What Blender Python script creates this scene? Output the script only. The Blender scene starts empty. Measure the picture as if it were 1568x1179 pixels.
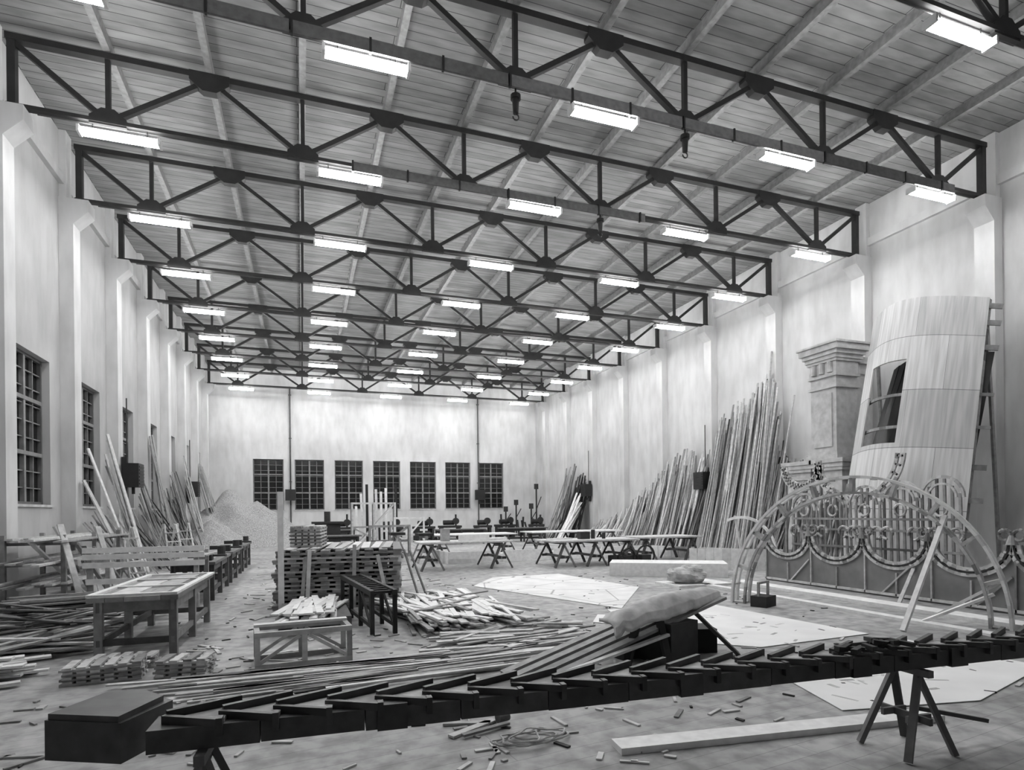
import bpy, math, random, mathutils
from mathutils import Vector, Matrix
random.seed(7)
R=random.uniform
# ------------------------------------------------------------ materials
def base_mat(name, rough=0.7, metal=0.0):
    m=bpy.data.materials.new(name); m.use_nodes=True
    nt=m.node_tree; b=nt.nodes['Principled BSDF']
    b.inputs['Roughness'].default_value=rough; b.inputs['Metallic'].default_value=metal
    return m,nt,b
def N(nt,t,**k):
    n=nt.nodes.new(t)
    for a,v in k.items(): setattr(n,a,v)
    return n
def g(v,a=1): return (v,v,v,a)
def ramp(nt,src,stops):
    r=N(nt,'ShaderNodeValToRGB')
    els=r.color_ramp.elements
    els[0].position=stops[0][0]; els[0].color=g(stops[0][1])
    els[1].position=stops[-1][0]; els[1].color=g(stops[-1][1])
    for p,v in stops[1:-1]:
        e=els.new(p); e.color=g(v)
    nt.links.new(src,r.inputs[0]); return r
def mul(nt,a,b,fac=1.0):
    m=N(nt,'ShaderNodeMix',data_type='RGBA',blend_type='MULTIPLY')
    m.inputs[0].default_value=fac
    nt.links.new(a,m.inputs[6]); nt.links.new(b,m.inputs[7]); return m.outputs[2]
def noise(nt,scale,detail=4,stretch=(1,1,1),coord='Object'):
    tc=N(nt,'ShaderNodeTexCoord'); mp=N(nt,'ShaderNodeMapping'); mp.inputs['Scale'].default_value=stretch
    nt.links.new(tc.outputs[coord],mp.inputs[0])
    n=N(nt,'ShaderNodeTexNoise'); n.inputs['Scale'].default_value=scale; n.inputs['Detail'].default_value=detail
    nt.links.new(mp.outputs[0],n.inputs['Vector']); return n.outputs['Fac']
def wood(name,lo,hi,rough=0.75,grain=0.35):
    m,nt,b=base_mat(name,rough)
    gm=N(nt,'ShaderNodeNewGeometry')
    r=ramp(nt,gm.outputs['Random Per Island'],[(0,lo),(0.45,(lo+hi)*0.55),(1,hi)])
    n=ramp(nt,noise(nt,9,5),[(0.3,1-grain),(0.7,1.0)])
    nt.links.new(mul(nt,r.outputs[0],n.outputs[0]),b.inputs['Base Color']); return m
def plain(name,v,rough=0.6,metal=0,var=0.25,scale=4):
    m,nt,b=base_mat(name,rough,metal)
    n=ramp(nt,noise(nt,scale,5),[(0.3,v*(1-var)),(0.7,v*(1+var))])
    nt.links.new(n.outputs[0],b.inputs['Base Color']); return m
M={}
M['pale']=wood('pale_timber',0.22,0.74)
M['white']=wood('fresh_white_timber',0.6,0.88,grain=0.2)
M['mid']=wood('weathered_timber',0.09,0.40)
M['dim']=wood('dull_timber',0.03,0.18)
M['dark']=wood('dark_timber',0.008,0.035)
M['beamwood']=wood('stained_beam_timber',0.015,0.07,rough=0.5,grain=0.6)
M['black']=plain('black_metal_and_shade',0.012,0.5)
M['steel']=plain('truss_paint',0.016,0.55,var=0.3)
M['purlin']=wood('purlin_timber',0.22,0.32)
M['paper']=plain('paper',0.78,0.9,var=0.06,scale=1.5)
M['plaster']=plain('plaster_ornament',0.50,0.85,var=0.18,scale=5)
M['sill']=plain('sill_cement',0.5,0.85)
M['pipe']=plain('grey_pipe',0.07,0.5)
M['canvas']=plain('canvas',0.45,0.9,var=0.3,scale=6)
M['housing']=plain('lamp_housing_enamel',0.7,0.4,var=0.02)
M['panelgrey']=plain('grey_canvas_panel',0.20,0.9,var=0.15,scale=3)
M['frame']=plain('window_frame_paint',0.12,0.6)
M['frame2']=plain('window_bar_paint',0.20,0.6)
m,nt,b=base_mat('sawdust',0.95); n=ramp(nt,noise(nt,20,8),[(0.35,0.22),(0.65,0.46)]); nt.links.new(n.outputs[0],b.inputs['Base Color'])
bp=N(nt,'ShaderNodeBump'); bp.inputs['Strength'].default_value=0.6; bp.inputs['Distance'].default_value=0.08
nt.links.new(n.outputs[0],bp.inputs['Height']); nt.links.new(bp.outputs[0],b.inputs['Normal']); M['sawdust']=m
def wallmat(name,v):
    m,nt,b=base_mat(name,0.9)
    a=ramp(nt,noise(nt,0.4,8),[(0.3,v*0.82),(0.65,v*1.04)])
    c=ramp(nt,noise(nt,2.5,8,(1,1,0.3)),[(0.25,0.82),(0.6,1.0)])
    nt.links.new(mul(nt,a.outputs[0],c.outputs[0]),b.inputs['Base Color']); return m
M['wall']=wallmat('limewashed_wall',0.66)
M['wall2']=wallmat('grey_limewashed_wall',0.52)
m,nt,b=base_mat('worn_board_floor',0.7)
tc=N(nt,'ShaderNodeTexCoord'); mp=N(nt,'ShaderNodeMapping'); mp.inputs['Rotation'].default_value=(0,0,math.radians(-8))
nt.links.new(tc.outputs['Object'],mp.inputs[0])
br=N(nt,'ShaderNodeTexBrick'); br.inputs['Scale'].default_value=1
br.inputs['Brick Width'].default_value=4.0; br.inputs['Row Height'].default_value=0.19; br.inputs['Mortar Size'].default_value=0.004
br.inputs['Mortar Smooth'].default_value=0.6
br.inputs['Color1'].default_value=g(0.42); br.inputs['Color2'].default_value=g(0.38); br.inputs['Mortar'].default_value=g(0.24)
nt.links.new(mp.outputs[0],br.inputs['Vector'])
a=ramp(nt,noise(nt,0.45,9),[(0.3,0.66),(0.62,1.06)]); c=ramp(nt,noise(nt,5,12),[(0.35,0.62),(0.6,1.05)])
nt.links.new(mul(nt,mul(nt,br.outputs[0],a.outputs[0]),c.outputs[0]),b.inputs['Base Color']); M['floor']=m
m,nt,b=base_mat('ceiling_boards',0.8)
tc=N(nt,'ShaderNodeTexCoord'); br=N(nt,'ShaderNodeTexBrick'); br.inputs['Scale'].default_value=1
br.inputs['Brick Width'].default_value=3.86; br.inputs['Row Height'].default_value=0.24; br.inputs['Mortar Size'].default_value=0.008
br.inputs['Color1'].default_value=g(0.27); br.inputs['Color2'].default_value=g(0.20); br.inputs['Mortar'].default_value=g(0.04)
nt.links.new(tc.outputs['Object'],br.inputs['Vector'])
c=ramp(nt,noise(nt,1.2,6,(1,4,1)),[(0.3,0.7),(0.65,1.05)])
nt.links.new(mul(nt,br.outputs[0],c.outputs[0]),b.inputs['Base Color']); M['ceil']=m
m,nt,b=base_mat('night_glass',0.12); b.inputs['Base Color'].default_value=g(0.012); M['glass']=m
m=bpy.data.materials.new('fluorescent_tube'); m.use_nodes=True; nt=m.node_tree
e=N(nt,'ShaderNodeEmission'); e.inputs[0].default_value=g(1); e.inputs[1].default_value=92
nt.links.new(e.outputs[0],nt.nodes['Material Output'].inputs[0]); M['tube']=m
m,nt,b=base_mat('drawing_paper',0.9)
tc=N(nt,'ShaderNodeTexCoord'); v=N(nt,'ShaderNodeTexVoronoi',feature='DISTANCE_TO_EDGE'); v.inputs['Scale'].default_value=0.7
nt.links.new(tc.outputs['Object'],v.inputs['Vector'])
a=ramp(nt,v.outputs['Distance'],[(0.0,0.3),(0.015,0.76)]); c=ramp(nt,noise(nt,2,6),[(0.3,0.85),(0.6,1.0)])
nt.links.new(mul(nt,a.outputs[0],c.outputs[0]),b.inputs['Base Color']); M['drawing']=m

# ------------------------------------------------------------ mesh builder
class MB:
    def __init__(s): s.v=[]; s.f=[]; s.mi=[]; s.mats=[]; s.cur=0
    def m(s,key):
        mt=M[key]
        if mt not in s.mats: s.mats.append(mt)
        s.cur=s.mats.index(mt); return s
    def add(s,vs,fs):
        o=len(s.v); s.v+= [tuple(x) for x in vs]
        for f in fs: s.f.append([i+o for i in f]); s.mi.append(s.cur)
    BF=[(0,3,2,1),(4,5,6,7),(0,1,5,4),(1,2,6,5),(2,3,7,6),(3,0,4,7)]
    def box(s,x0,x1,y0,y1,z0,z1):
        s.add([(x0,y0,z0),(x1,y0,z0),(x1,y1,z0),(x0,y1,z0),(x0,y0,z1),(x1,y0,z1),(x1,y1,z1),(x0,y1,z1)],s.BF)
    def cbox(s,c,d,rz=0,rx=0,ry=0):
        mt=Matrix.Translation(c)@Matrix.Rotation(rz,4,'Z')@Matrix.Rotation(ry,4,'Y')@Matrix.Rotation(rx,4,'X')
        x,y,z=d[0]/2,d[1]/2,d[2]/2
        s.add([mt@Vector(p) for p in [(-x,-y,-z),(x,-y,-z),(x,y,-z),(-x,y,-z),(-x,-y,z),(x,-y,z),(x,y,z),(-x,y,z)]],s.BF)
    def beam(s,p,q,w,h,up=(0,0,1)):
        p=Vector(p);q=Vector(q);d=(q-p).normalized();up=Vector(up)
        if abs(d.dot(up))>0.97: up=Vector((0,1,0)) if abs(d.y)<0.9 else Vector((1,0,0))
        a=d.cross(up).normalized()*w/2; b=a.cross(d).normalized()*h/2
        s.add([p-a-b,p+a-b,p+a+b,p-a+b,q-a-b,q+a-b,q+a+b,q-a+b],
              [(0,1,2,3),(7,6,5,4),(1,0,4,5),(2,1,5,6),(3,2,6,7),(0,3,7,4)])
    def cyl(s,p,q,r,n=8,r2=None):
        p=Vector(p);q=Vector(q);d=(q-p).normalized();up=Vector((0,0,1)) if abs(d.z)<0.95 else Vector((1,0,0))
        a=d.cross(up).normalized();b=a.cross(d); r2=r if r2 is None else r2
        vs=[p+(a*math.cos(t)+b*math.sin(t))*r for t in [2*math.pi*i/n for i in range(n)]]
        vs+=[q+(a*math.cos(t)+b*math.sin(t))*r2 for t in [2*math.pi*i/n for i in range(n)]]
        fs=[(i,(i+1)%n,n+(i+1)%n,n+i) for i in range(n)]+[tuple(range(n))[::-1],tuple(range(n,2*n))]
        s.add(vs,fs)
    def path(s,pts,w,h,up=(0,0,1)):
        for a,b in zip(pts,pts[1:]): s.beam(a,b,w,h,up)
    def tube(s,pts,r,n=6):
        for a,b in zip(pts,pts[1:]): s.cyl(a,b,r,n)
    def prism(s,poly,ext):
        n=len(poly); e=Vector(ext)
        vs=[Vector(p) for p in poly]+[Vector(p)+e for p in poly]
        s.add(vs,[tuple(range(n))[::-1],tuple(range(n,2*n))]+[(i,(i+1)%n,n+(i+1)%n,n+i) for i in range(n)])
    def done(s,name,loc=(0,0,0),rz=0,smooth=False,fix=True):
        me=bpy.data.meshes.new(name); me.from_pydata(s.v,[],s.f)
        for mt in s.mats: me.materials.append(mt)
        me.polygons.foreach_set('material_index',s.mi)
        if smooth: me.polygons.foreach_set('use_smooth',[True]*len(s.f))
        me.update()
        if fix:
            import bmesh
            bm=bmesh.new(); bm.from_mesh(me); bmesh.ops.recalc_face_normals(bm,faces=bm.faces); bm.to_mesh(me); bm.free()
        o=bpy.data.objects.new(name,me); o.location=loc; o.rotation_euler=(0,0,rz)
        bpy.context.collection.objects.link(o); return o
def inst(src,name,loc,rz=0):
    o=bpy.data.objects.new(name,src.data); o.location=loc; o.rotation_euler=(0,0,rz)
    bpy.context.collection.objects.link(o); return o
def arc(c,u,v,r,a0,a1,n=24):
    c=Vector(c);u=Vector(u);v=Vector(v)
    return [c+u*(r*math.cos(math.radians(a0+(a1-a0)*i/n)))+v*(r*math.sin(math.radians(a0+(a1-a0)*i/n))) for i in range(n+1)]

# ------------------------------------------------------------ room
XL,XR,YF,YB,ZC=-5.8,17.6,-8.0,44.0,11.75
ROWS=[6.93+3.84*k for k in range(-2,10)]
PIL=ROWS
b=MB().m('floor'); b.box(XL-.4,XR+.4,YF-.4,YB+.4,-.3,0); b.done('floor')
b=MB().m('ceil'); b.box(XL-.4,XR+.4,YF-.4,YB+.4,ZC,ZC+.3); b.done('ceiling')
SILL,HEAD=2.08,5.58
b=MB().m('wall'); b.box(XR,XR+.4,YF-.4,YB+.4,0,ZC); b.done('wall_right')
b=MB().m('wall2'); b.box(XL,XR,YF-.4,YF,0,ZC); b.done('wall_front')
bw=[(-3.1+2.67*k,-3.1+2.67*k+1.95) for k in range(7)]
b=MB().m('wall'); b.box(XL,XR,YB,YB+.4,0,SILL); b.box(XL,XR,YB,YB+.4,HEAD,ZC)
xs=[XL]+[x for w in bw for x in w]+[XR]
for i in range(0,len(xs),2): b.box(xs[i],xs[i+1],YB,YB+.4,SILL,HEAD)
b.done('wall_back')
lw=[(r+1.92-1.0,r+1.92+1.0) for r in PIL]
b=MB().m('wall2'); b.box(XL-.4,XL,YF-.4,YB+.4,0,SILL); b.box(XL-.4,XL,YF-.4,YB+.4,HEAD,ZC)
ys=[YF-.4]+[y for w in lw[:-1] for y in w]+[YB+.4]
for i in range(0,len(ys),2): b.box(XL-.4,XL,ys[i],ys[i+1],SILL,HEAD)
b.done('wall_left')
def window(name,w,h,loc,rz):
    b=MB(); b.m('frame'); t=.07; y0,y1=.16,.26
    b.box(-w/2,-w/2+t,y0,y1,0,h); b.box(w/2-t,w/2,y0,y1,0,h); b.box(-w/2+t,w/2-t,y0,y1,0,t); b.box(-w/2+t,w/2-t,y0,y1,h-t,h)
    b.m('frame2')
    b.box(-.05,.05,y0-.01,y1-.01,t,h-t)
    for z in (h*.34,h*.70): b.box(-w/2+t,w/2-t,y0-.02,y1-.02,z-.045,z+.045)
    for x in (-w/4,w/4): b.box(x-.015,x+.015,y0+.01,y1-.02,t,h-t)
    for k in range(1,9):
        z=h*k/9; b.box(-w/2+t,w/2-t,y0+.02,y1-.03,z-.012,z+.012)
    b.m('glass'); b.box(-w/2+.02,w/2-.02,y1-.02,y1+.02,.02,h-.02)
    b.m('sill'); b.box(-w/2-.08,w/2+.08,-.05,.15,-.06,0.0)
    return b.done(name,loc,rz)
n=1
for a,c in bw: window('window_%d'%n,c-a,HEAD-SILL,((a+c)/2,YB,SILL),0); n+=1
for a,c in lw[:-1]: window('window_%d'%n,c-a,HEAD-SILL,(XL,(a+c)/2,SILL),math.pi/2); n+=1
def pilaster(mat):
    b=MB().m(mat)
    b.box(-.32,0.0,-.25,.25,0,9.35)
    b.prism([(0,-.25,9.35),(-.32,-.25,9.35),(-.66,-.25,9.70),(-.66,-.25,10.0),(0,-.25,10.0)],(0,.5,0))
    b.box(-.16,0,-.2,.2,10.0,ZC)
    return b
pr=None
for y in PIL:
    if pr is None: pr=pilaster('wall').done('pilaster',(XR,y,0))
    else: inst(pr,'pilaster',(XR,y,0))
pl=None
for y in PIL:
    if pl is None: pl=pilaster('wall').done('pilaster',(XL,y,0),math.pi)
    else: inst(pl,'pilaster',(XL,y,0),math.pi)
b=MB().m('wall'); b.box(XR-.12,XR,YF,YB,10.35,10.6); b.done('trim_1')
b=MB().m('wall2'); b.box(XL,XL+.12,YF,YB,10.35,10.6); b.done('trim_2')
b=MB().m('purlin')
for k in range(-6,7):
    x=5.9+1.93*k
    if XL+.3<x<XR-.3:
        b.box(x-.07,x+.07,YF,YB,11.52,ZC)
b.done('roof_purlins')
# trusses
ZB,ZT=10.08,11.38
bot=[5.9+1.93*k for k in (-5,-3,-1,1,3,5)]; top=[5.9+1.93*k for k in (-4,-2,0,2,4)]
XA,XZ=XL+.40,XR-.40
def truss():
    b=MB().m('steel')
    b.box(XA-.1,XZ+.1,-.09,.09,ZT-.01,ZT+.12)
    b.box(XA-.1,XZ+.1,-.07,.07,ZB-.05,ZB+.03)
    for x in (XA,XZ): b.box(x-.07,x+.07,-.08,.08,ZB-.08,ZT)
    nodes=[(XA,ZT)]
    for i in range(6):
        nodes.append((bot[i],ZB))
        nodes.append((top[i],ZT) if i<5 else (XZ,ZT))
    for (x0,z0),(x1,z1) in zip(nodes,nodes[1:]): b.beam((x0,0,z0),(x1,0,z1),.11,.10)
    for x in bot:
        b.box(x-.045,x+.045,-.05,.05,ZB,ZT)
        b.prism([(x-.34,-.06,ZB-.09),(x+.34,-.06,ZB-.09),(x+.34,-.06,ZB+.08),(x+.12,-.06,ZB+.26),(x-.12,-.06,ZB+.26),(x-.34,-.06,ZB+.08)],(0,.12,0))
    for x in top:
        b.prism([(x-.4,-.1,ZT+.13),(x+.4,-.1,ZT+.13),(x+.4,-.1,ZT-.08),(x+.14,-.1,ZT-.28),(x-.14,-.1,ZT-.28),(x-.4,-.1,ZT-.08)],(0,.2,0))
    return b
tr=truss().done('roof_truss',(0,ROWS[0],0))
for y in ROWS[1:]: inst(tr,'roof_truss',(0,y,0))
for k,(xa,xb) in ((3,(-4,16)),(4,(1.2,9.2))):  # grey board added along the bottom chord, stands in for its lit side
    b=MB().m('dim'); x=xa
    while x<xb-.1:
        x2=min(x+3.9,xb); b.box(x,x2-.02,-.19,-.15,9.90,10.12); x=x2
    b.m('black')
    x=xa
    while x<xb: b.box(x,x+.04,-.21,-.13,9.88,10.14); x+=1.3
    b.done('lit_chord_board',(0,ROWS[k]+.06,0))
# light fixtures
b=MB().m('housing'); b.box(-.74,.74,-.035,.035,.05,.09)
b.box(-.76,-.71,-.12,.12,-.06,.08); b.box(.71,.76,-.12,.12,-.06,.08)
b.m('steel'); b.cyl((-.5,0,.09),(-.5,0,.22),.012,6); b.cyl((.5,0,.09),(.5,0,.22),.012,6)
b.m('tube'); b.cyl((-.71,-.065,-.01),(.71,-.065,-.01),.045,8); b.cyl((-.71,.065,-.01),(.71,.065,-.01),.045,8)
first=None
for y in ROWS[2:]:
    for k in range(-2,3):
        x=5.88+4.71*k; loc=(x,y,9.80)
        if first is None: first=b.done('fluorescent_light',loc)
        else: inst(first,'fluorescent_light',loc)
b=MB().m('pipe')
for y in ROWS[2:]: b.cyl((XL+.8,y+.03,10.0),(XR-.8,y+.03,10.0),.014,6)
b.done('lighting_conduit')
for x,y,z in ((bot[2],ROWS[3],ZB),(bot[3],ROWS[3],ZB),(bot[3],ROWS[4],ZB)):
    b=MB().m('black'); b.cyl((0,0,0),(0,0,-.25),.02); b.cyl((0,0,-.2),(0,0,-.28),.10,12); b.cyl((0,0,-.28),(0,0,-.55),.07,12,.055)
    b.tube(arc((0,0,-.62),(1,0,0),(0,0,1),.06,90,-180,10),.014)
    b.done('pulley_block',(x,y,z-.05))
for x in (-.7,12.8):
    b=MB().m('pipe'); b.cyl((0,0,0),(0,0,10.6),.05,8)
    for z in (1,4,7,10): b.box(-.09,.09,-.02,.12,z,z+.06)
    b.done('drain_pipe',(x,YB-.13,0))
def heater():
    b=MB().m('black'); b.box(-.34,.34,-.45,.0,-.38,.38)
    for k in range(6): b.box(-.29,.29,-.47,-.45,-.3+k*.11,-.25+k*.11)
    b.cyl((0,-.22,-.38),(0,-.22,-.6),.05); b.box(-.05,.05,-.05,.1,-.7,.6); b.cyl((0,-.05,.3),(0,-.05,2.5),.02)
    return b
h0=heater().done('unit_heater',(-.7,YB-.30,3.1))
inst(h0,'unit_heater',(12.8,YB-.30,3.1))
for x,y,rz in ((XL+.44,ROWS[6],math.pi/2),(XL+.44,ROWS[9],math.pi/2),(XR-.44,ROWS[6],-math.pi/2),(XR-.44,ROWS[9],-math.pi/2)):
    inst(h0,'unit_heater',(x,y,3.1),rz)

# ------------------------------------------------------------ helpers for timber
def lean(name,mat,items):
    b=MB().m(mat)
    for xb,yb,xt,yt,h,w in items: b.beam((xb,yb,0.03),(xt,yt,h),w,.03,up=(1,0,0))
    return b.done(name)
def pile(b,x0,x1,y0,y1,z0,n,layers,L,ang,jit,w=.07,t=.025):
    for l in range(layers):
        for i in range(n):
            cx=R(x0,x1); cy=R(y0,y1); a=math.radians(ang+R(-jit,jit)); ll=L*R(.6,1.1)
            b.cbox((cx,cy,z0+t*(l+.5)+R(0,.004)),(ll,w*R(.6,1.4),t*.95),a,ry=math.radians(R(-.6,.6)))
def trestle(b,cx,cy,L,h,ang=0,sp=.32,s=.06):
    d=Vector((math.cos(ang),math.sin(ang),0)); n=Vector((-d.y,d.x,0)); c=Vector((cx,cy,0))
    b.beam(c-d*L/2+Vector((0,0,h-s/2)),c+d*L/2+Vector((0,0,h-s/2)),s,s)
    for e in (-1,1):
        p=c+d*(e*(L/2-.1))+Vector((0,0,h-s))
        for q in (-1,1): b.beam(p,c+d*(e*(L/2))+n*(q*sp)+Vector((0,0,.01)),s,s*.7)
        b.beam(p+n*sp*.5-Vector((0,0,h*.5)),p-n*sp*.5-Vector((0,0,h*.5)),s*.5,s)
    b.beam(c-d*L/2+Vector((0,0,h*.42)),c+d*L/2+Vector((0,0,h*.42)),s*.5,s)
# ------------------------------------------------------------ foreground beam
p0=Vector((-.72,3.43,0)); p1=Vector((6.4,3.05,0)); dx=(p1-p0).normalized(); ang=math.atan2(dx.y,dx.x)
b=MB().m('beamwood'); L=(p1-p0).length; s=0
while s<L-.01:
    e=min(s+.52,L); k=int(s/.52)
    b.box(s,e-.006,-.11,.12,.635+.004*(k%2),.750); s=e
for s in (1.1,2.95,4.3,5.2): b.box(s,s+.16,-.125,.135,.63,.768)
s=.06; k=0
while s<L-.3:
    b.m('pale'); b.prism([(s+.02,.0,.750),(s+.30,.13,.750),(s+.28,-.11,.750)],(0,0,.02))
    b.m('beamwood')
    b.beam((s,.02,.778),(s+.33,.17,.783),.03,.055)
    b.beam((s-.01,.0,.770),(s+.27,-.13,.765),.03,.04)
    b.beam((s+.27,-.12,.70),(s+.27,-.12,.79),.03,.05)
    s+=.262; k+=1
b.m('dark')
for k in range(14): b.cbox((R(4.3,4.9),R(-.1,.1),.80+R(0,.03)),(R(.08,.25),.04,.03),R(0,3),ry=R(-.3,.3))
b.done('notched_timber_beam',p0,ang)
b=MB().m('beamwood')
b.prism([(-.22,-.17,.58),(.2,-.17,.58),(.2,.2,.58),(-.04,.30,.58),(-.22,.26,.58)],(0,0,.20))
b.prism([(-.21,-.16,.78),(.18,-.16,.78),(.16,.18,.78),(-.03,.27,.78),(-.21,.24,.78)],(0,0,.03))
b.done('beam_head_block',(-.95,3.64,0),math.radians(-27))
for c,ln in (((-.47,3.42,0),.4),((4.22,3.2,0),.4)):
    b=MB().m('dim'); trestle(b,0,0,ln,.632,math.radians(90),sp=.22,s=.05)
    b.beam((.1,0,.3),(.75,-.05,.15),.03,.03); b.done('beam_trestle',c,ang)
# ------------------------------------------------------------ left benches
def bench(name,loc,rz,w,l,h,matT,matL,boards=5,shelf=True,top=.06):
    b=MB().m(matT)
    for i in range(boards):
        x0=-w/2+w*i/boards; b.box(x0,x0+w/boards-.008,-l/2,l/2,h-top,h)
    b.m(matL)
    for sx in (-1,1):
        for sy in (-1,0,1) if l>2 else (-1,1):
            b.cbox((sx*(w/2-.09),sy*(l/2-.15),(h-top)/2),(.09,.09,h-top))
        b.box(sx*(w/2-.09)-.02,sx*(w/2-.09)+.02,-l/2+.1,l/2-.1,h-top-.14,h-top)
        if shelf: b.box(sx*(w/2-.09)-.02,sx*(w/2-.09)+.02,-l/2+.1,l/2-.1,.18,.26)
    for sy in (-1,1):
        b.box(-w/2+.08,w/2-.08,sy*(l/2-.15)-.02,sy*(l/2-.15)+.02,h-top-.14,h-top)
        b.box(-w/2+.08,w/2-.08,sy*(l/2-.15)-.02,sy*(l/2-.15)+.02,.18,.26)
    return b.done(name,loc,rz)
bench('work_table',(-1.95,9.9,0),math.radians(-1),1.0,2.8,.80,'mid','mid')
b=MB().m('white')
for x in (-.46,.46): b.box(x-.04,x+.04,-1.35,1.35,0,.03)
for y in (-1.3,-.4,.5,1.3): b.box(-.42,.42,y-.04,y+.04,.0,.028)
b.m('pale'); b.box(-.3,.0,-1.2,.4,0,.012); b.box(.05,.3,-.2,1.2,0,.015)
b.done('wooden_frame',(-1.95,9.9,.80),math.radians(-2))
for y in (15.2,18.6,21.9):
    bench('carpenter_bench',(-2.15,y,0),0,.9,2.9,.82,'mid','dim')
    b=MB().m('dark'); b.cbox((.2,-.9,.08),(.25,.3,.16)); b.cbox((-.1,.1,.05),(.4,.2,.1)); b.cyl((.3,.8,0),(.3,.8,.22),.09,12); b.cyl((.25,-.9,.1),(.6,-.9,.1),.025); b.cyl((.58,-1.05,.1),(.58,-.75,.1),.012)
    b.m('pale'); b.cbox((-.2,.9,.03),(.3,.9,.06),.2)
    b.done('bench_vise',(-2.15,y,.82))
b=MB().m('white')
for z in (.85,1.0,1.12): b.box(-1.0,1.0,-.03,.0,z,z+.10)
for z in (.55,): b.box(-.95,.95,-.03,0,z,z+.1)
b.m('pale')
for x in (-.9,.85):
    b.box(x-.04,x+.04,0,.08,0,1.22); b.box(x-.04,x+.04,.9,.98,0,1.1); b.box(x-.03,x+.03,.08,.9,.9,1.0)
for i in range(6): b.box(-1,1,.12+i*.14,.24+i*.14,1.0,1.03)
b.done('board_stand',(-2.75,12.7,0),math.radians(-3))
def slat_stack(name,loc,rz,w,l,layers,t,mat='pale',gap=.12):
    b=MB().m(mat)
    for k in range(layers):
        z=k*t*2
        for y in (-l/2+.06,0,l/2-.06): b.cbox((R(-.02,.02),y,z+t/2),(w,.07,t*.96))
        nn=max(2,int(w/gap))
        for i in range(nn): b.cbox((-w/2+w*(i+.5)/nn,R(-.02,.02),z+t*1.5),(gap*.72,l,t*.96),R(-.01,.01))
    return b.done(name,loc,rz)
slat_stack('slat_bundle',(-2.05,7.7,0),math.radians(4),.75,.42,4,.025)
slat_stack('slat_bundle',(-1.25,7.6,0),math.radians(-10),.55,.38,4,.025)
slat_stack('slat_bundle',(-2.0,8.2,0),math.radians(-5),.7,.3,3,.025)
b=MB().m('pale')
for k in range(80):
    a=math.radians(R(5,60))
    b.cbox((R(-4.1,-2.9),R(8.8,11.0),.03+.38*(k/80)*R(.4,1)),(R(.8,1.9),.11*R(.6,1.3),.025),a,ry=math.radians(R(-9,9)))
b.m('dim')
for k in range(20): b.cbox((R(-3.8,-3.0),R(9.2,10.8),.36+R(0,.1)),(R(.5,1.4),.08,.02),math.radians(R(-40,40)),ry=math.radians(R(-12,12)))
b.done('timber_offcuts_heap')
b=MB().m('mid')
for k in range(70): b.cbox((R(-3.9,-3.2),R(11.6,12.1),.03+.45*k/70),(R(1.4,2.2),.12*R(.6,1.3),.025),math.radians(R(-12,25)))
b.done('plank_pile')
b=MB().m('white')
for k in range(30): b.cbox((R(-4.1,-3.4),R(7.2,8.4),.02+.2*k/30),(R(1.0,1.8),.12*R(.6,1.3),.025),math.radians(R(0,25)))
b.done('plank_pile')
b=MB().m('mid')
for y in (13.6,15.4,17.2):
    for x in (-5.25,-4.3): b.box(x-.04,x+.04,y-.04,y+.04,0,1.45)
    for z in (.45,.85,1.25): b.box(-5.25,-4.1,y+.04,y+.10,z,z+.06)
for z in (.51,.91,1.31):
    b.m('pale')
    for i in range(6): b.cbox((-5.2+.19*i,15.4+R(-.5,.5),z+.02),(.13,R(3.4,5.0),.035),R(-.015,.015))
    for i in range(3): b.cbox((-5.1+.3*i,15.2+R(-.5,.5),z+.06),(.13,R(3.0,5.0),.035),R(-.04,.04))
b.done('lumber_rack')
b=MB().m('pale')
for k in range(10):
    x=R(-4.4,-3.5); y=R(13,16.5); b.beam((x,y,.02),(x-R(.3,.7),y+R(-1.5,1.5),R(.9,1.7)),.11,.03)
b.done('leaning_planks')
it=[]
def L_(y,h,dx=.6,n=1,dy=.0,w=.1,sp=.3):
    for _ in range(n):
        yb=y+R(-sp,sp); it.append((XL+.45+dx*R(.7,1.3),yb,XL+.38+R(0,.05),yb+dy+R(-.15,.15),h*R(.75,1.03),w*R(.6,1.4)))
L_(18.8,3.6,1.0,3,-.3,.16); L_(20.9,4.3,.7,6,-.5,.20); L_(19.9,2.4,1.1,4,.5,.12); lean('leaning_planks','pale',it)
it=[]; L_(18.2,1.9,1.2,7,.9,.08,.6); L_(24.3,3.2,.8,8,0,.08,.5); L_(23.2,2.2,1,8,.6,.1,.5); lean('leaning_battens','mid',it)
it=[]; L_(26.2,4.8,.7,4,.0,.15,.4); L_(27.8,3.0,.9,10,.4,.12,.8); L_(30.5,3.8,.8,8,-.4,.14,.8); lean('leaning_planks','mid',it)
it=[]; L_(32.5,4.8,1.0,8,.3,.16,.5); L_(37.2,4.6,1.2,12,.5,.16,.6); L_(34.5,2.2,.9,8,.2,.1,.6); lean('leaning_planks','pale',it)
it=[]; L_(29.2,2.6,.9,12,.3,.1,1.5); L_(25,2.4,1.2,8,.3,.1,.8); L_(22.0,2.0,1.2,6,.3,.1,.8); lean('leaning_battens','dark',it)
for y in (17.9,22.9,25.0):
    b=MB().m('pale')
    for s in (-.3,.3):
        b.beam((s,0,0.02),(s*.7,.35,1.5),.06,.04); b.beam((s,.8,0.02),(s*.7,.4,1.5),.05,.04)
    for z in (.3,.6,.9,1.2): b.beam((-.28,.35*z/1.5,z),(.28,.35*z/1.5,z),.1,.03)
    b.done('stepladder',(-4.0,y,0),math.radians(R(30,80)))
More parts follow.
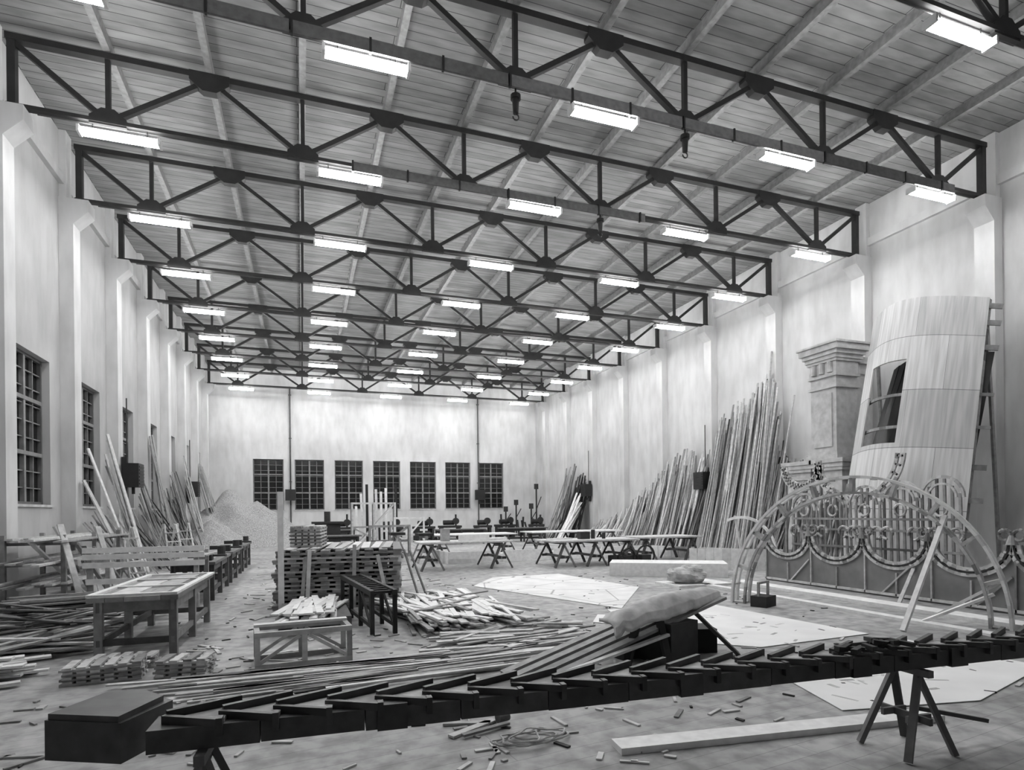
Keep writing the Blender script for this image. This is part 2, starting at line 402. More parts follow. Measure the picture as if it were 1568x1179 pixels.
def heap(name,cx,cy,r,h,clampx=None,seed=0,mat='sawdust'):
    n=36; b=MB().m(mat); vs=[]
    for j in range(n+1):
        for i in range(n+1):
            x=-r+2*r*i/n; y=-r+2*r*j/n; d=math.hypot(x,y)/r
            z=max(0,1-d)**.8*h
            z*=1+.25*mathutils.noise.noise(Vector((x*.9+seed,y*.9,0)))
            if z>0: z=max(0,z+.16*mathutils.noise.noise(Vector((x*3+seed,y*3,3))))
            X=cx+x
            if clampx is not None: X=max(X,clampx)
            vs.append((X-cx,y,z))
    fs=[(j*(n+1)+i,j*(n+1)+i+1,(j+1)*(n+1)+i+1,(j+1)*(n+1)+i) for j in range(n) for i in range(n)]
    b.add(vs,fs); return b.done(name,(cx,cy,0.005),smooth=True,fix=False)
heap('sawdust_heap',-3.7,38.8,4.2,3.2,XL+.3,1)
heap('sawdust_heap',-4.4,33.2,2.2,1.5,XL+.3,5)
# ------------------------------------------------------------ stacked frames
b=MB()
for k in range(13):
    z=.0+k*.085; ox=R(-.05,.05); oy=R(-.05,.05)
    b.m('pale' if k%3 else 'mid')
    for y in (-1.5,-.5,.5,1.5): b.cbox((ox,oy+y,z+.02),(2.3,.08,.038))
    b.m('mid')
    for i in range(9): b.cbox((-1.08+.27*i+ox,oy,z+.060),(.16,3.1,.042))
b.m('white'); b.beam((-.55,-1.62,.01),(-.5,-1.57,1.12),.07,.03); b.m('pale'); b.beam((.3,-1.62,.01),(.32,-1.57,1.2),.07,.03); b.beam((.95,-1.62,.01),(.75,-1.57,1.0),.07,.03)
for i in range(9): b.cbox((-.9+.23*i,R(-.1,.1),1.115),(.16,R(2.4,3.0),.02),R(-.03,.03))
b.done('stacked_stage_frames',(.85,13.35,0),math.radians(-8))
slat_stack('slat_bundle',(.15,13.3,1.13),math.radians(-8),.62,1.2,6,.035,'pale')
b=MB().m('white'); b.box(-.05,.05,-.03,.03,0,2.2); b.m('mid'); b.beam((.33,.0,0.01),(.42,.25,1.0),.06,.03); b.done('timber_post',(-.36,11.45,0))
it=[(2.2,11.75,1.95,12.1,1.05,.07),(2.45,12.3,2.15,12.6,1.0,.07)]
lean('leaning_battens','mid',it)
b=MB().m('pale')
for y in (0,.5):
    b.box(-.55,.55,y-.025,y+.025,.37,.43); b.box(-.55,.55,y-.025,y+.025,.0,.06)
    for x in (-.52,0,.52): b.box(x-.03,x+.03,y-.02,y+.02,.06,.37)
    b.beam((-.5,y,.07),(-.05,y,.36),.03,.04); b.beam((.5,y,.07),(.05,y,.36),.03,.04)
for x in (-.52,.52): b.box(x-.03,x+.03,.025,.475,.0,.05); b.box(x-.03,x+.03,.025,.475,.38,.43)
b.m('white'); b.box(-.55,.55,.36,.48,.43,.46)
b.done('braced_wooden_frame',(.02,7.5,0),math.radians(5))
b=MB().m('dim'); b.box(-.35,.72,9.6,11.4,0,.2); b.m('white'); pile(b,-.2,.55,10,10.7,.2,11,5,1.9,82,10,.1); b.done('plank_pile')
b=MB().m('pale'); pile(b,1.6,3.2,9.5,11.2,0,30,7,2.5,98,16,.09)
b.m('white'); pile(b,1.6,3.2,9.5,11.2,.175,24,2,2.4,98,20,.09)
b.m('mid'); pile(b,1.5,3.2,9.0,11.3,.22,6,1,1.6,60,60,.07); b.done('strip_pile')
b=MB().m('pale'); pile(b,2.2,3.6,8.2,9.2,0,12,3,1.4,10,40,.08); b.done('strip_pile')
b=MB().m('pale')
for k in range(34):
    b.cbox((R(-.2,1.9),R(6.35,7.25),.012+.02*(k%3)),(R(2.2,3.8),R(.03,.09),.018),math.radians(R(-4,9)))
for k in range(16): b.cbox((R(2.0,3.4),R(7.0,8.1),.012+.02*(k%3)),(R(1.0,2.0),R(.05,.12),.018),math.radians(R(-10,30)))
b.done('floor_planks')
b=MB().m('dark')
for x in (-.17,.17):
    b.box(x-.03,x+.03,-1.3,1.3,.58,.66); b.box(x-.02,x+.02,-1.2,1.2,.1,.16)
    for y in (-1.25,-.4,.4,1.25): b.box(x-.03,x+.03,y-.03,y+.03,0,.6)
for k in range(11): b.box(-.15,.15,-1.2+k*.24,-1.14+k*.24,.60,.64)
b.beam((-.17,-1.2,.1),(-.17,-.4,.6),.03,.05); b.beam((.17,-1.2,.1),(.17,-.4,.6),.03,.05)
b.done('roller_stand',(1.0,10.2,0),math.radians(6))
b=MB().m('pale')
for k in range(260):
    b.cbox((R(-1.5,7),R(3.7,9.3),.008),(R(.03,.25),R(.012,.045),.012),R(0,3.14))
for k in range(130):
    b.cbox((R(-1.6,3.5),R(11,24),.01),(R(.05,.4),R(.02,.06),.014),R(0,3.14))
for k in range(60):
    b.cbox((R(-2.5,.5),R(5,9),.01),(R(.05,.5),R(.02,.06),.014),R(0,3.14))
b.m('dark')
for k in range(200):
    b.cbox((R(-2,9),R(3.7,16),.008),(R(.02,.14),R(.01,.04),.012),R(0,3.14))
b.done('wood_scraps')
b=MB().m('canvas')
for q in range(5):
    a0=R(0,360); c=(R(-.1,.1),R(-.05,.05),.012+q*.012)
    pts=[(c[0]+.2*math.cos(t)*(1+.3*math.sin(2*t+a0)),c[1]+.12*math.sin(t)*(1+.3*math.cos(3*t+a0)),c[2]+.004*math.sin(5*t)) for t in [i*math.pi/12 for i in range(25)]]
    b.tube(pts,.008,5)
b.done('rope_coil',(1.68,4.35,0))
b=MB().m('dim'); b.cyl((-.05,0,.05),(.05,.03,.05),.045,14,.04); b.m('pale'); b.cbox((-.28,-.05,.015),(.5,.07,.02),.5); b.cbox((-.3,.08,.015),(.4,.06,.02),-.3); b.cbox((-.2,-.15,.03),(.45,.05,.02),.3)
b.done('tin_can',(1.6,4.8,0))
b=MB().m('white'); b.box(-1.45,1.45,-.1,.1,0,.05); b.done('plank',(3.65,3.78,0),math.radians(-7))
# ------------------------------------------------------------ sloping plank stand with canvas
b=MB().m('mid')
a=Vector((2.35,5.95,.04)); c=Vector((4.95,6.35,.70))
for i,off in enumerate((-.22,-.08,.06,.2)):
    o=Vector((-.1*i,off,0)); b.beam(a+o,c+o*1.0,.12,.035)
b.m('white'); b.beam(a+Vector((-.25,-.35,-.015)),a+Vector((1.6,-.1,.33)),.07,.03); b.beam(a+Vector((-.3,.25,-.01)),a+Vector((1.4,.3,.34)),.07,.03)
b.m('dark'); b.cbox((4.15,6.15,.24),(.5,.5,.48),.3); b.cbox((4.75,6.45,.15),(.45,.4,.3),-.3); b.cbox((3.75,6.5,.16),(.35,.4,.32),.2); b.cyl((4.3,6.5,0),(4.6,6.9,.35),.05)
b.beam((4.5,6.2,.6),(5.0,5.9,.02),.3,.04); b.beam((3.4,5.85,.02),(3.6,5.95,.5),.08,.06); b.beam((3.9,5.75,.02),(3.9,5.95,.55),.08,.06)
b.done('sloping_plank_stand')
b=MB().m('canvas'); n=30; vs=[]
for j in range(n+1):
    for i in range(n+1):
        s=i/n; t=j/n
        f0=Vector((3.15,5.6,.56)).lerp(Vector((4.95,6.15,.74)),s); f1=Vector((3.2,6.1,.60)).lerp(Vector((4.85,6.6,.76)),s)
        p=f0.lerp(f1,t)
        z=p.z+.13*math.sin(math.pi*t)*(.3+.7*math.sin(math.pi*s))
        z+=.045*mathutils.noise.noise(Vector((p.x*3,p.y*3,0)))+.02*mathutils.noise.noise(Vector((p.x*9,p.y*5,2)))
        if t<.05: z-=.06
        if s<.04: z-=.05
        vs.append((p.x,p.y,z))
b.add(vs,[(j*(n+1)+i,j*(n+1)+i+1,(j+1)*(n+1)+i+1,(j+1)*(n+1)+i) for j in range(n) for i in range(n)])
o=b.done('canvas_tarpaulin',smooth=True); md=o.modifiers.new('s','SOLIDIFY'); md.thickness=.04
# ------------------------------------------------------------ papers on floor
def sheet(name,pts,mat,z=.006):
    b=MB().m(mat); b.prism([(x,y,z) for x,y in pts],(0,0,.006)); return b.done(name)
sheet('drawing_sheet',[(4.9,15.5),(3.9,13.9),(5.5,9.6),(7.4,12.1),(6.9,15.6)],'drawing')
sheet('drawing_sheet',[(4.4,8.6),(4.9,8.0),(5.4,8.8),(4.8,9.2)],'paper')
sheet('canvas_sheet',[(4.6,7.1),(5.2,9.6),(7.3,9.3),(7.6,6.3),(5.6,6.2)],'paper')
sheet('canvas_sheet',[(4.9,5.3),(7.7,5.9),(7.8,4.3),(5.9,3.75),(4.5,4.0)],'paper')
# ------------------------------------------------------------ trestle tables centre
def ttable(name,x0,x1,y0,y1,h,tr,mat='pale'):
    b=MB().m(mat); n=5
    for i in range(n):
        ya=y0+(y1-y0)*i/n; b.box(x0+R(-.05,.05),x1+R(-.05,.05),ya,ya+(y1-y0)/n-.01,h-.05,h)
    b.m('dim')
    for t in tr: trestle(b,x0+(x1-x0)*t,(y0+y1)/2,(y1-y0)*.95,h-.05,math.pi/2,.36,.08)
    return b.done(name)
ttable('trestle_table',3.4,6.4,17.9,19.5,.88,(.12,.86))
ttable('trestle_table',7.4,10.6,17.2,18.9,.86,(.15,.5,.9))
ttable('trestle_table',10.8,13.4,17.6,19.2,.88,(.15,.85))
ttable('trestle_table',5.0,8.5,23.5,25.0,.9,(.1,.9),'white')
ttable('trestle_table',9.5,14,24.2,25.8,.9,(.1,.5,.9),'white')
b=MB().m('dark')
for i in range(9):
    c=(10.2+R(-.9,.9),17.2+R(-.4,.5)); b.cbox((c[0],c[1],.17),(R(.2,.5),R(.2,.4),.34),R(0,1.5))
b.tube(arc((10.6,16.9,.33),(1,0,0),(0,0,1),.32,0,360,20),.03); b.tube(arc((9.9,16.8,.3),(1,.3,0),(0,0,1),.28,0,360,20),.03)
b.done('scrap_iron_pile')
b=MB().m('white'); b.cbox((0,0,.1),(1.0,.12,.2)); b.cbox((.4,.3,.04),(1.6,.3,.06),.1); b.m('mid'); b.cbox((-.9,.2,.2),(.25,.3,.4)); b.done('timber_pieces',(5.2,18.4,.88))
b=MB().m('dark'); b.cbox((0,0,.12),(.35,.25,.24)); b.cyl((.4,.1,0),(.4,.1,.3),.07,10); b.cyl((.7,-.1,0),(.7,-.1,.2),.06,10); b.m('pale'); b.cbox((-.8,.2,.02),(.9,.25,.04),.2); b.done('tool_box',(8.9,18,.86))
b=MB().m('white')
def lowwall(b,p,q,h,t=.05,step=.28):
    p=Vector((*p,0));q=Vector((*q,0));d=q-p;n=max(1,int(d.length/step))
    for i in range(n):
        a=p+d*(i/n); c=p+d*((i+.94)/n); b.beam(a+Vector((0,0,h/2)),c+Vector((0,0,h/2)),t,h)
lowwall(b,(4.8,20.2),(12.8,20.4),.42,step=2); lowwall(b,(12.8,20.4),(15.2,15.6),.42); lowwall(b,(4.8,20.2),(4.6,22),.42)
b.box(5.0,14,20.45,20.9,.0,.3)
b.done('low_platform_edging')
b=MB().m('white'); b.box(0,3.1,0,1.1,.3,.36); b.box(0,3.1,0,.05,0,.3); b.box(0,.05,0.05,1.1,0,.3); b.box(3.05,3.1,.05,1.1,0,.3)
b.done('low_stage_platform',(8.0,14.6,0),math.radians(-33))
b=MB().m('white'); lowwall(b,(11.2,15.4),(13.6,13.4),.62,step=.24); b.done('picket_panel')
b=MB().m('dark'); b.box(-.2,.2,-.15,.15,0,.2); b.m('mid')
for x in (-.19,.19): b.box(x-.02,x+.02,-.02,.02,.2,.45)
b.box(-.21,.21,-.02,.02,.42,.46); b.done('tool_tray',(8.05,8.85,0),.4)
b=MB().m('canvas'); n=18; vs=[]
for j in range(n+1):
    for i in range(2*n):
        th=math.pi*j/n; ph=math.pi*i/n; dd=Vector((math.sin(th)*math.cos(ph),math.sin(th)*math.sin(ph),math.cos(th)))
        r=1+.35*mathutils.noise.noise(dd*1.6)+.15*mathutils.noise.noise(dd*4)
        vs.append((.5*r*dd.x,.35*r*dd.y,.2+.22*r*dd.z))
b.add(vs,[(j*2*n+i,j*2*n+(i+1)%(2*n),(j+1)*2*n+(i+1)%(2*n),(j+1)*2*n+i) for j in range(n) for i in range(2*n)])
b.m('white'); b.box(-.6,.9,-.5,.5,-.05,.0)
b.done('cloth_sack',(8.75,12.1,.05),smooth=False)
# ------------------------------------------------------------ further back
def crossframe(name,loc,rz,w,h,mat='white',n=3):
    b=MB().m(mat)
    for k in range(n):
        y=k*.12
        for x in (-w/2,0,w/2): b.cbox((x,y,h/2),(.08,.05,h))
        for z in (.04,h*.5,h-.04): b.cbox((0,y+.04,z),(w,.03,.08))
        b.beam((-w/2,y+.07,.05),(w/2,y+.07,h-.05),.03,.07); b.beam((w/2,y+.07,.05),(-w/2,y+.07,h*.5),.03,.06)
    return b.done(name,loc,rz)
crossframe('scenery_frame',(3.2,28.5,0),.1,2.0,2.3,'pale')
crossframe('scenery_frame',(4.6,27.0,0),-.2,1.3,1.6)
crossframe('scenery_frame',(3.4,24.6,0),.0,1.6,1.3,'mid')
b=MB().m('white')
for i in range(9): b.beam((2.6+.22*i,29.6,.02),(2.5+.24*i,29.9,R(1.8,3.2)),.12,.03,up=(0,1,0))
b.m('dark')
for x in (3.0,4.4): b.beam((x,29.5,.02),(x,29.7,3.2),.12,.08,up=(0,1,0))
b.done('upright_boards')
b=MB().m('dark'); b.box(-.6,.6,-.5,.5,0,1.3); b.box(-.75,.75,-.6,.6,1.3,1.4); b.cyl((0,0,1.4),(0,0,1.9),.15); b.done('band_saw_cabinet',(1.2,31,0))
for x,y in ((4.2,21.6),(3.4,23)):
    b=MB().m('mid'); trestle(b,0,0,1.3,.95,math.pi/2,.35,.08); b.m('dark'); b.box(-.25,.3,-.4,.4,.95,1.05); b.done('sawhorse',(x,y,0))
random.seed(21)
for x,y in ((2.5,40.5),(7.5,38.5),(9.5,39.6),(11.5,38.5),(13.6,40),(15.6,39),(5.2,38)):
    b=MB().m('dark'); w=R(.5,.8)
    b.box(-w,w,-.4,.4,.75,.9)
    for sx in (-1,1):
        b.box(sx*w*.8-.08,sx*w*.8+.08,-.35,.35,0,.75)
    b.box(-w*.5,w*.5,-.3,.3,.15,.6)
    b.cyl((-w*.6,0,1.1),(w*.4,0,1.1),.17,10); b.cyl((w*.5,-.2,.9),(w*.5,-.2,R(1.4,1.9)),.06); b.cyl((w*.5,-.3,1.2),(w*.5,-.1,1.2),.22,12)
    b.done('woodworking_machine',(x,y,0),R(-.4,.4))
for x,y in ((8.5,33),(12.5,33.5),(1.6,36.5),(1.0,27)):
    bench('carpenter_bench',(x,y,0),math.pi/2+R(-.1,.1),.9,2.9,.85,'dim','dark')
for x,y,h in ((16.9,42.2,3.9),(16.2,41.5,2.4),(15.4,42.6,2.7),(14.6,42.7,2.2)):
    b=MB().m('dark'); b.cyl((0,0,0),(0,0,h),.06); b.box(-.3,.3,-.2,.2,0,.06); b.box(-.14,.14,-.1,.1,h-.4,h); b.beam((0,0,h*.5),(.4,0,h*.75),.05,.05); b.done('iron_post_stand',(x,y,0))
b=MB().m('dark')
for k in range(10): x=R(14,17.0); y=R(39.5,43.1); b.beam((x,y,0.01),(x+R(-.2,.2),y+R(0,.3),R(.8,1.8)),.12,.08)
b.done('scrap_posts')
# ------------------------------------------------------------ sticks leaning on right wall
random.seed(11)
env=[(15.8,3.4),(16.6,3.8),(17.2,4.0),(17.7,4.4),(18.0,6.4),(18.4,7.4),(18.8,7.0),(19.6,6.5),(20.4,6.3),(21.2,6.0),(21.8,4.6),(22.8,4.8),(24.0,4.7),(25.2,4.3),(26.4,3.2),(27.6,2.8),(29,2.0),(31,1.4),(33,1.1)]
def eh(y):
    for (a,ha),(c,hc) in zip(env,env[1:]):
        if a<=y<=c: return ha+(hc-ha)*(y-a)/(c-a)
    return 1.2
def sticks(name,mat,y0,y1,n,var=(.6,1.0),w=(.03,.09)):
    b=MB().m(mat)
    for k in range(n):
        y=R(y0,y1); h=eh(y)*R(*var); xb=R(16.0,16.8)
        b.beam((xb,y+R(-.22,.22)+.1,.02),(XR-.38-R(0,.3)*(1-h/8),y,h),R(*w),.025,up=(1,0,0))
    return b.done(name)
sticks('leaning_laths','pale',17.9,21.6,150,(.75,1.0))
sticks('leaning_laths','mid',16.0,21.8,230,(.5,.97))
sticks('leaning_laths','pale',22.3,26.4,110,(.6,1.0),(.06,.16))
sticks('leaning_laths','mid',22.0,28.0,130,(.5,.98))
sticks('leaning_laths','pale',26,33,140,(.6,1.05),(.05,.12))
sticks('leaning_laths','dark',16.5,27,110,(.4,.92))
b=MB().m('pale'); b.beam((15.8,17.1,.02),(XR-.38,17.25,6.0),.05,.04); b.beam((16.2,18.1,.02),(XR-.38,18.35,7.9),.08,.05); b.done('long_poles')
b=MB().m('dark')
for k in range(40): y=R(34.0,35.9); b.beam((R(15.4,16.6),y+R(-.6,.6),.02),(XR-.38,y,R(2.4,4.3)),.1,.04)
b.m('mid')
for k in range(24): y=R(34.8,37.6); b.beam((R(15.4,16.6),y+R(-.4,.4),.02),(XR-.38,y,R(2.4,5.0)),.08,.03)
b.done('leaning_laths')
b=MB().m('white')
for k in range(22): b.beam((15.2+R(-.3,.3),R(33.4,34.4),.02),(16.8,R(33.6,34.6)+.5,R(1.6,3.0)),.12,.03)
b.done('leaning_planks')
b=MB().m('white'); b.path(arc((13.0,15.2,.4),(.25,-1,0),(0,0,1),1.15,10,115,16),.08,.05,up=(1,0,0)); b.beam((12.9,15.0,0.02),(13.0,15.5,1.6),.06,.04)
b.beam((13.28,14.08,0.01),(13.28,14.08,.6),.08,.05); b.done('curved_batten_frame')
# ------------------------------------------------------------ big arch
A=Vector((7.95,9.5,0)); B=Vector((9.75,5.75,0)); mid=(A+B)/2; u=(A-B).normalized(); nrm=Vector((-u.y,u.x,0)); rr=(A-B).length/2
VZ=Vector((0,0,1.12))
b=MB().m('white')
for off in (-.10,.10):
    c=mid+nrm*off
    b.m('white'); b.path(arc(c,u,VZ,rr,0,180,40),.04,.09,up=nrm)
    b.m('pale'); b.path(arc(c,u,VZ,rr-.24,0,180,40),.04,.07,up=nrm)
for k in range(21):
    a=math.radians(180*k/20); d=u*math.cos(a)+VZ*math.sin(a)
    b.beam(mid+d*(rr-.02)-nrm*.1,mid+d*(rr-.02)+nrm*.1,.06,.03)
    if k%2==0: b.beam(mid+d*rr,mid+d*(rr-.24),.05,.20,up=nrm)
b.m('white'); b.beam(mid+u*(-rr*.62)+Vector((0,0,rr*.80)),Vector((8.2,6.25,.01)),.07,.05); b.beam(mid+u*(-rr*.9)+Vector((0,0,.5)),Vector((9.0,6.6,.01)),.08,.04)
b.beam(mid+u*(-rr*.95)+Vector((0,0,.7)),mid+u*(-rr*.55)+Vector((0,0,.1)),.05,.04)
b.done('wooden_arch_frame')
# ------------------------------------------------------------ scalloped low panel
b=MB().m('panelgrey'); PX=11.15
cus=[12.15,10.75,9.35,7.95,6.55,5.15]; rad=.58; top_z=1.16
pts=[(cus[0],0.0),(cus[0],top_z)]
for a,c in zip(cus,cus[1:]):
    cy=(a+c)/2
    for i in range(15):
        t=math.pi*i/14; pts.append((cy+rad*math.cos(t),top_z-rad*.78*math.sin(t)))
pts+=[(cus[-1],top_z),(cus[-1],.0)]
b.prism([(PX,y,z) for y,z in pts],(.05,0,0))
for a,c in zip(cus,cus[1:]):
    cy=(a+c)/2
    b.m('pale')
    for r0 in (rad+.02,rad+.15):
        b.path([Vector((PX-.03,cy+r0*math.cos(math.pi*i/20),top_z-r0*.78*math.sin(math.pi*i/20))) for i in range(21)],.06,.035,up=(1,0,0))
    b.m('dark'); b.path([Vector((PX-.015,cy+(rad+.085)*math.cos(math.pi*i/20),top_z-(rad+.085)*.78*math.sin(math.pi*i/20))) for i in range(21)],.03,.09,up=(1,0,0))
    b.m('pale')
    for i in range(1,12):
        t=math.pi*i/12; b.beam((PX-.03,cy+(rad+.02)*math.cos(t),top_z-(rad+.02)*.78*math.sin(t)),(PX-.03,cy+(rad+.15)*math.cos(t),top_z-(rad+.15)*.78*math.sin(t)),.04,.04,up=(1,0,0))
    b.m('mid')
    b.cyl((PX-.03,c,top_z),(PX-.03,c,top_z+.16),.09,10,.04); b.tube(arc((PX-.03,c+.11,top_z+.16),(0,1,0),(0,0,1),.09,0,360,12),.03); b.tube(arc((PX-.03,c-.11,top_z+.16),(0,1,0),(0,0,1),.09,0,360,12),.03)
b.m('pale')
b.beam((PX-.02,cus[0],.06),(PX-.02,cus[-1],.06),.04,.05)
for y in [12.1,11.4,10.7,10.0,9.3,8.6,7.9,7.2,6.5,5.8]: b.beam((PX-.02,y,.03),(PX-.02,y,.5 if (round((12.1-y)/.7)%2) else 1.05),.03,.04,up=(1,0,0))
for y in (11.3,8.9,7.1): b.beam((PX-.03,y,.08),(PX-.03,y-.55,.62),.03,.03,up=(1,0,0))
b.beam((PX+.1,8.3,.7),(PX-.9,7.9,.01),.06,.04)
b.done('scalloped_scenery_panel')
b=MB().m('white'); b.box(9.9,10.3,5.6,12,0,.06); b.box(8.9,9.1,4.6,11.8,0,.05); b.done('floor_planks')
b=MB().m('mid'); LX=12.0
for gidx,cy in enumerate((11.7,10.85,10.0,9.15,8.3)):
    h=2.2+.06*gidx
    for k in range(6):
        y=cy-.38+.15*k; zt=h-.15*abs(k-2.5)
        b.beam((LX,y,.0),(LX,y+.03,zt),.05,.035,up=(1,0,0))
    b.m('pale')
    b.path(arc((LX,cy,h-.45),(0,1,0),(0,0,1),.42,0,180,14),.05,.05,up=(1,0,0))
    b.path(arc((LX,cy,h-.45),(0,1,0),(0,0,1),.28,0,180,12),.04,.04,up=(1,0,0))
    b.tube(arc((LX-.04,cy+.3,1.25),(0,1,0),(0,0,1),.13,-90,200,12),.03); b.tube(arc((LX-.04,cy-.3,1.25),(0,1,0),(0,0,1),.13,-20,270,12),.03)
    b.tube(arc((LX-.04,cy,1.75),(0,1,0),(0,0,1),.13,0,360,12),.025)
    b.m('mid')
    for z in (.9,1.3,1.55): b.beam((LX-.02,cy-.42,z),(LX-.02,cy+.42,z),.03,.05)
b.done('lattice_ornament')
b=MB()
for cy,cz,r in ((11.0,3.15,1.25),(12.7,3.0,.7)):
    b.m('pale')
    for rr_ in (r,r-.16): b.path(arc((12.9,cy,cz),(0,1,0),(0,0,1),rr_,185,355,26),.08,.05,up=(1,0,0))
    b.m('mid')
    for k in range(17):
        a=math.radians(188+164*k/16); d=Vector((0,math.cos(a),math.sin(a))); b.beam(Vector((12.9,cy,cz))+d*(r-.16),Vector((12.9,cy,cz))+d*r,.05,.05,up=(1,0,0))
    b.beam((12.95,cy-.6,.0),(12.95,cy-.6,cz-.7*r),.06,.05); b.beam((12.95,cy+.6,.0),(12.95,cy+.6,cz-.7*r),.06,.05); b.beam((12.95,cy,.0),(12.95,cy,cz-r),.06,.05)
b.m('mid')
for k in range(26): y=R(9.4,13.6); b.beam((R(12.6,13.2),y,.02),(13.2+R(0,.4),y+R(-.2,.2),R(1.4,2.6)),R(.04,.1),.03,up=(1,0,0))
b.m('dim')
for k in range(22): y=R(9.4,13.6); b.beam((R(12.6,13.2),y,.02),(13.2+R(0,.4),y+R(-.2,.2),R(1.2,2.3)),R(.06,.2),.03,up=(1,0,0))
b.done('scalloped_rim_frame')
# ------------------------------------------------------------ plaster pilaster fragment
def moulded(b,x0,x1,y0,y1,levels):
    for z0,z1,e in levels: b.box(x0-e,x1+e,y0-e,y1+e,z0,z1)
b=MB().m('plaster')
x0,x1,y0,y1=15.35,16.2,13.75,14.7
moulded(b,x0,x1,y0,y1,[(3.30,3.45,.14),(3.45,3.55,.08),(3.55,5.5,0),(5.5,5.58,.06),(5.58,5.85,.0),(5.85,5.93,.07),(5.93,6.3,.03),(6.3,6.38,.08),(6.38,6.5,.12),(6.5,6.62,.18),(6.62,6.8,.25),(6.8,6.86,.30)])
b.box(x0-.04,x0,y0+.14,y1-.14,3.7,5.35)
b.box(x1,x1+.8,y0+.2,y1-.1,3.3,6.0); moulded(b,x1+.3,x1+.8,y0+.2,y1-.1,[(6.0,6.3,.05),(6.3,6.5,.15)])
for k in range(3): b.cyl((x0-.06,y0+.17+k*.3,5.97),(x0-.06,y0+.17+k*.3,6.28),.08,10)
for ya,yb in ((13.35,14.3),(14.5,15.45)):
    moulded(b,15.1,16.1,ya,yb,[(0,.3,.08),(.3,2.7,0),(2.7,2.78,.05),(2.78,2.95,.0),(2.95,3.05,.07),(3.05,3.18,.10),(3.18,3.3,.14)])
b.done('plaster_pilaster_column')
# ------------------------------------------------------------ curved leaning panel
BL=Vector((13.0,11.75,.3)); TL=Vector((16.0,13.0,7.3)); BR=Vector((12.7,8.45,.3)); TR=Vector((16.0,9.85,6.95))
def P(s,t,off=0):
    a=BL.lerp(TL,t); c=BR.lerp(TR,t); p=a.lerp(c,s)
    bul=.75*math.sin(math.pi*s)
    p=p+Vector((-bul,0,bul*.3*t)); return p+Vector((off,0,-off*.25))
m,nt,bb=base_mat('plywood_sheets',0.75)
uvn=N(nt,'ShaderNodeTexCoord'); br=N(nt,'ShaderNodeTexBrick'); br.inputs['Scale'].default_value=1; br.inputs['Brick Width'].default_value=.41; br.inputs['Row Height'].default_value=.21; br.inputs['Mortar Size'].default_value=.0012
br.inputs['Color1'].default_value=g(.62); br.inputs['Color2'].default_value=g(.44); br.inputs['Mortar'].default_value=g(.2); br.offset=.5
nt.links.new(uvn.outputs['UV'],br.inputs['Vector'])
mp=N(nt,'ShaderNodeMapping'); mp.inputs['Scale'].default_value=(30,3,1); nt.links.new(uvn.outputs['UV'],mp.inputs[0]); nn=N(nt,'ShaderNodeTexNoise'); nn.inputs['Scale'].default_value=1.5; nt.links.new(mp.outputs[0],nn.inputs['Vector'])
c=ramp(nt,nn.outputs['Fac'],[(.35,.74),(.65,1.0)])
nt.links.new(mul(nt,br.outputs[0],c.outputs[0]),bb.inputs['Base Color'])
ns,ntt=40,48; b=MB(); M['ply']=m; b.m('ply'); vs=[P(i/ns,j/ntt) for j in range(ntt+1) for i in range(ns+1)]
fs=[]; uvs=[]
for j in range(ntt):
    for i in range(ns):
        if .20<=(i+.5)/ns<=.58 and .43<=(j+.5)/ntt<=.74: continue
        fs.append((j*(ns+1)+i,j*(ns+1)+i+1,(j+1)*(ns+1)+i+1,(j+1)*(ns+1)+i)); uvs+= [(i/ns,j/ntt),((i+1)/ns,j/ntt),((i+1)/ns,(j+1)/ntt),(i/ns,(j+1)/ntt)]
b.add(vs,fs); o=b.done('curved_plywood_wall',fix=False); uvl=o.data.uv_layers.new(name='UVMap')
for k,l in enumerate(uvl.data): l.uv=uvs[k]
md=o.modifiers.new('s','SOLIDIFY'); md.thickness=.04
b=MB().m('mid')
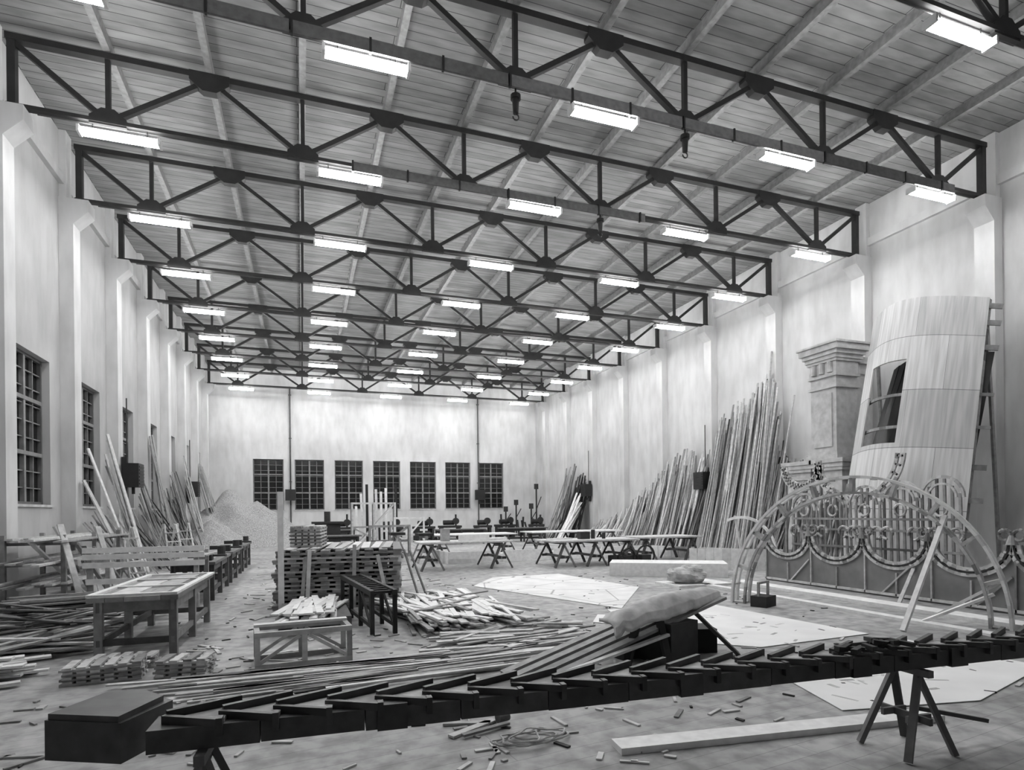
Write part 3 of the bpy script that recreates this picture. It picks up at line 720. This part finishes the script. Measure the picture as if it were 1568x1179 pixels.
for t in (.03,.14,.25,.36,.50,.62,.80,.90,.97):
    b.path([P(s/16*1.05,t,.12) for s in range(17)],.06,.07 if .4<t<.75 else .12)
for s in (.04,.75,.97): b.path([P(s,t/8,.2) for t in range(9)],.07,.08,up=(1,0,0))
b.m('black'); b.path([P(s/8*.9+.02,.59,.75) for s in range(9)],.02,3.0,up=(.35,0,1))  # black sheet added behind the opening, stands in for the shade inside
b.m('mid')
for s,t in ((.04,.9),(.97,.9)): p=P(s,t,.2); b.beam(p,(p.x+.4 if p.x<16.5 else 17,p.y,.0),.08,.06)
for s in (.1,.9): p=P(s,0.02,.2); b.beam(p,(p.x,p.y,.0),.1,.1)
rb=b.done('framing_ribs_and_shade'); rb.parent=o
b=MB().m('mid')
for k in range(16): y=R(6.3,8.0); b.beam((R(13.6,14.6),y,.02),(R(16.6,17.1),y+R(.2,.9),R(2.6,4.6)),R(.06,.14),.03,up=(1,0,0))
b.m('pale')
for k in range(8): y=R(6.3,8.2); b.beam((R(13.6,14.6),y,.02),(R(16.6,17.1),y+R(.2,.9),R(2.6,4.6)),R(.06,.14),.03,up=(1,0,0))
b.done('leaning_scenery_boards')

# ------------------------------------------------------------ world, camera
w=bpy.data.worlds.new('World'); bpy.context.scene.world=w; w.use_nodes=True
w.node_tree.nodes['Background'].inputs[0].default_value=g(.01); w.node_tree.nodes['Background'].inputs[1].default_value=1
cam=bpy.data.cameras.new('camera'); co=bpy.data.objects.new('camera',cam); bpy.context.collection.objects.link(co)
cam.sensor_width=36; cam.lens=911/1568*36; cam.shift_y=.1237; cam.clip_end=200
th=math.radians(19.47); ph=math.radians(.6)
f=Vector((math.sin(th),math.cos(th),0)); r=Vector((math.cos(th),-math.sin(th),0)); z=Vector((0,0,1))
r2=r*math.cos(ph)-z*math.sin(ph); u2=z*math.cos(ph)+r*math.sin(ph)
mt=Matrix(((r2.x,u2.x,-f.x,0),(r2.y,u2.y,-f.y,0),(r2.z,u2.z,-f.z,1.8),(0,0,0,1))); co.matrix_world=mt
bpy.context.scene.camera=co
sc=bpy.context.scene; sc.view_settings.view_transform='Standard'; sc.view_settings.look='None'
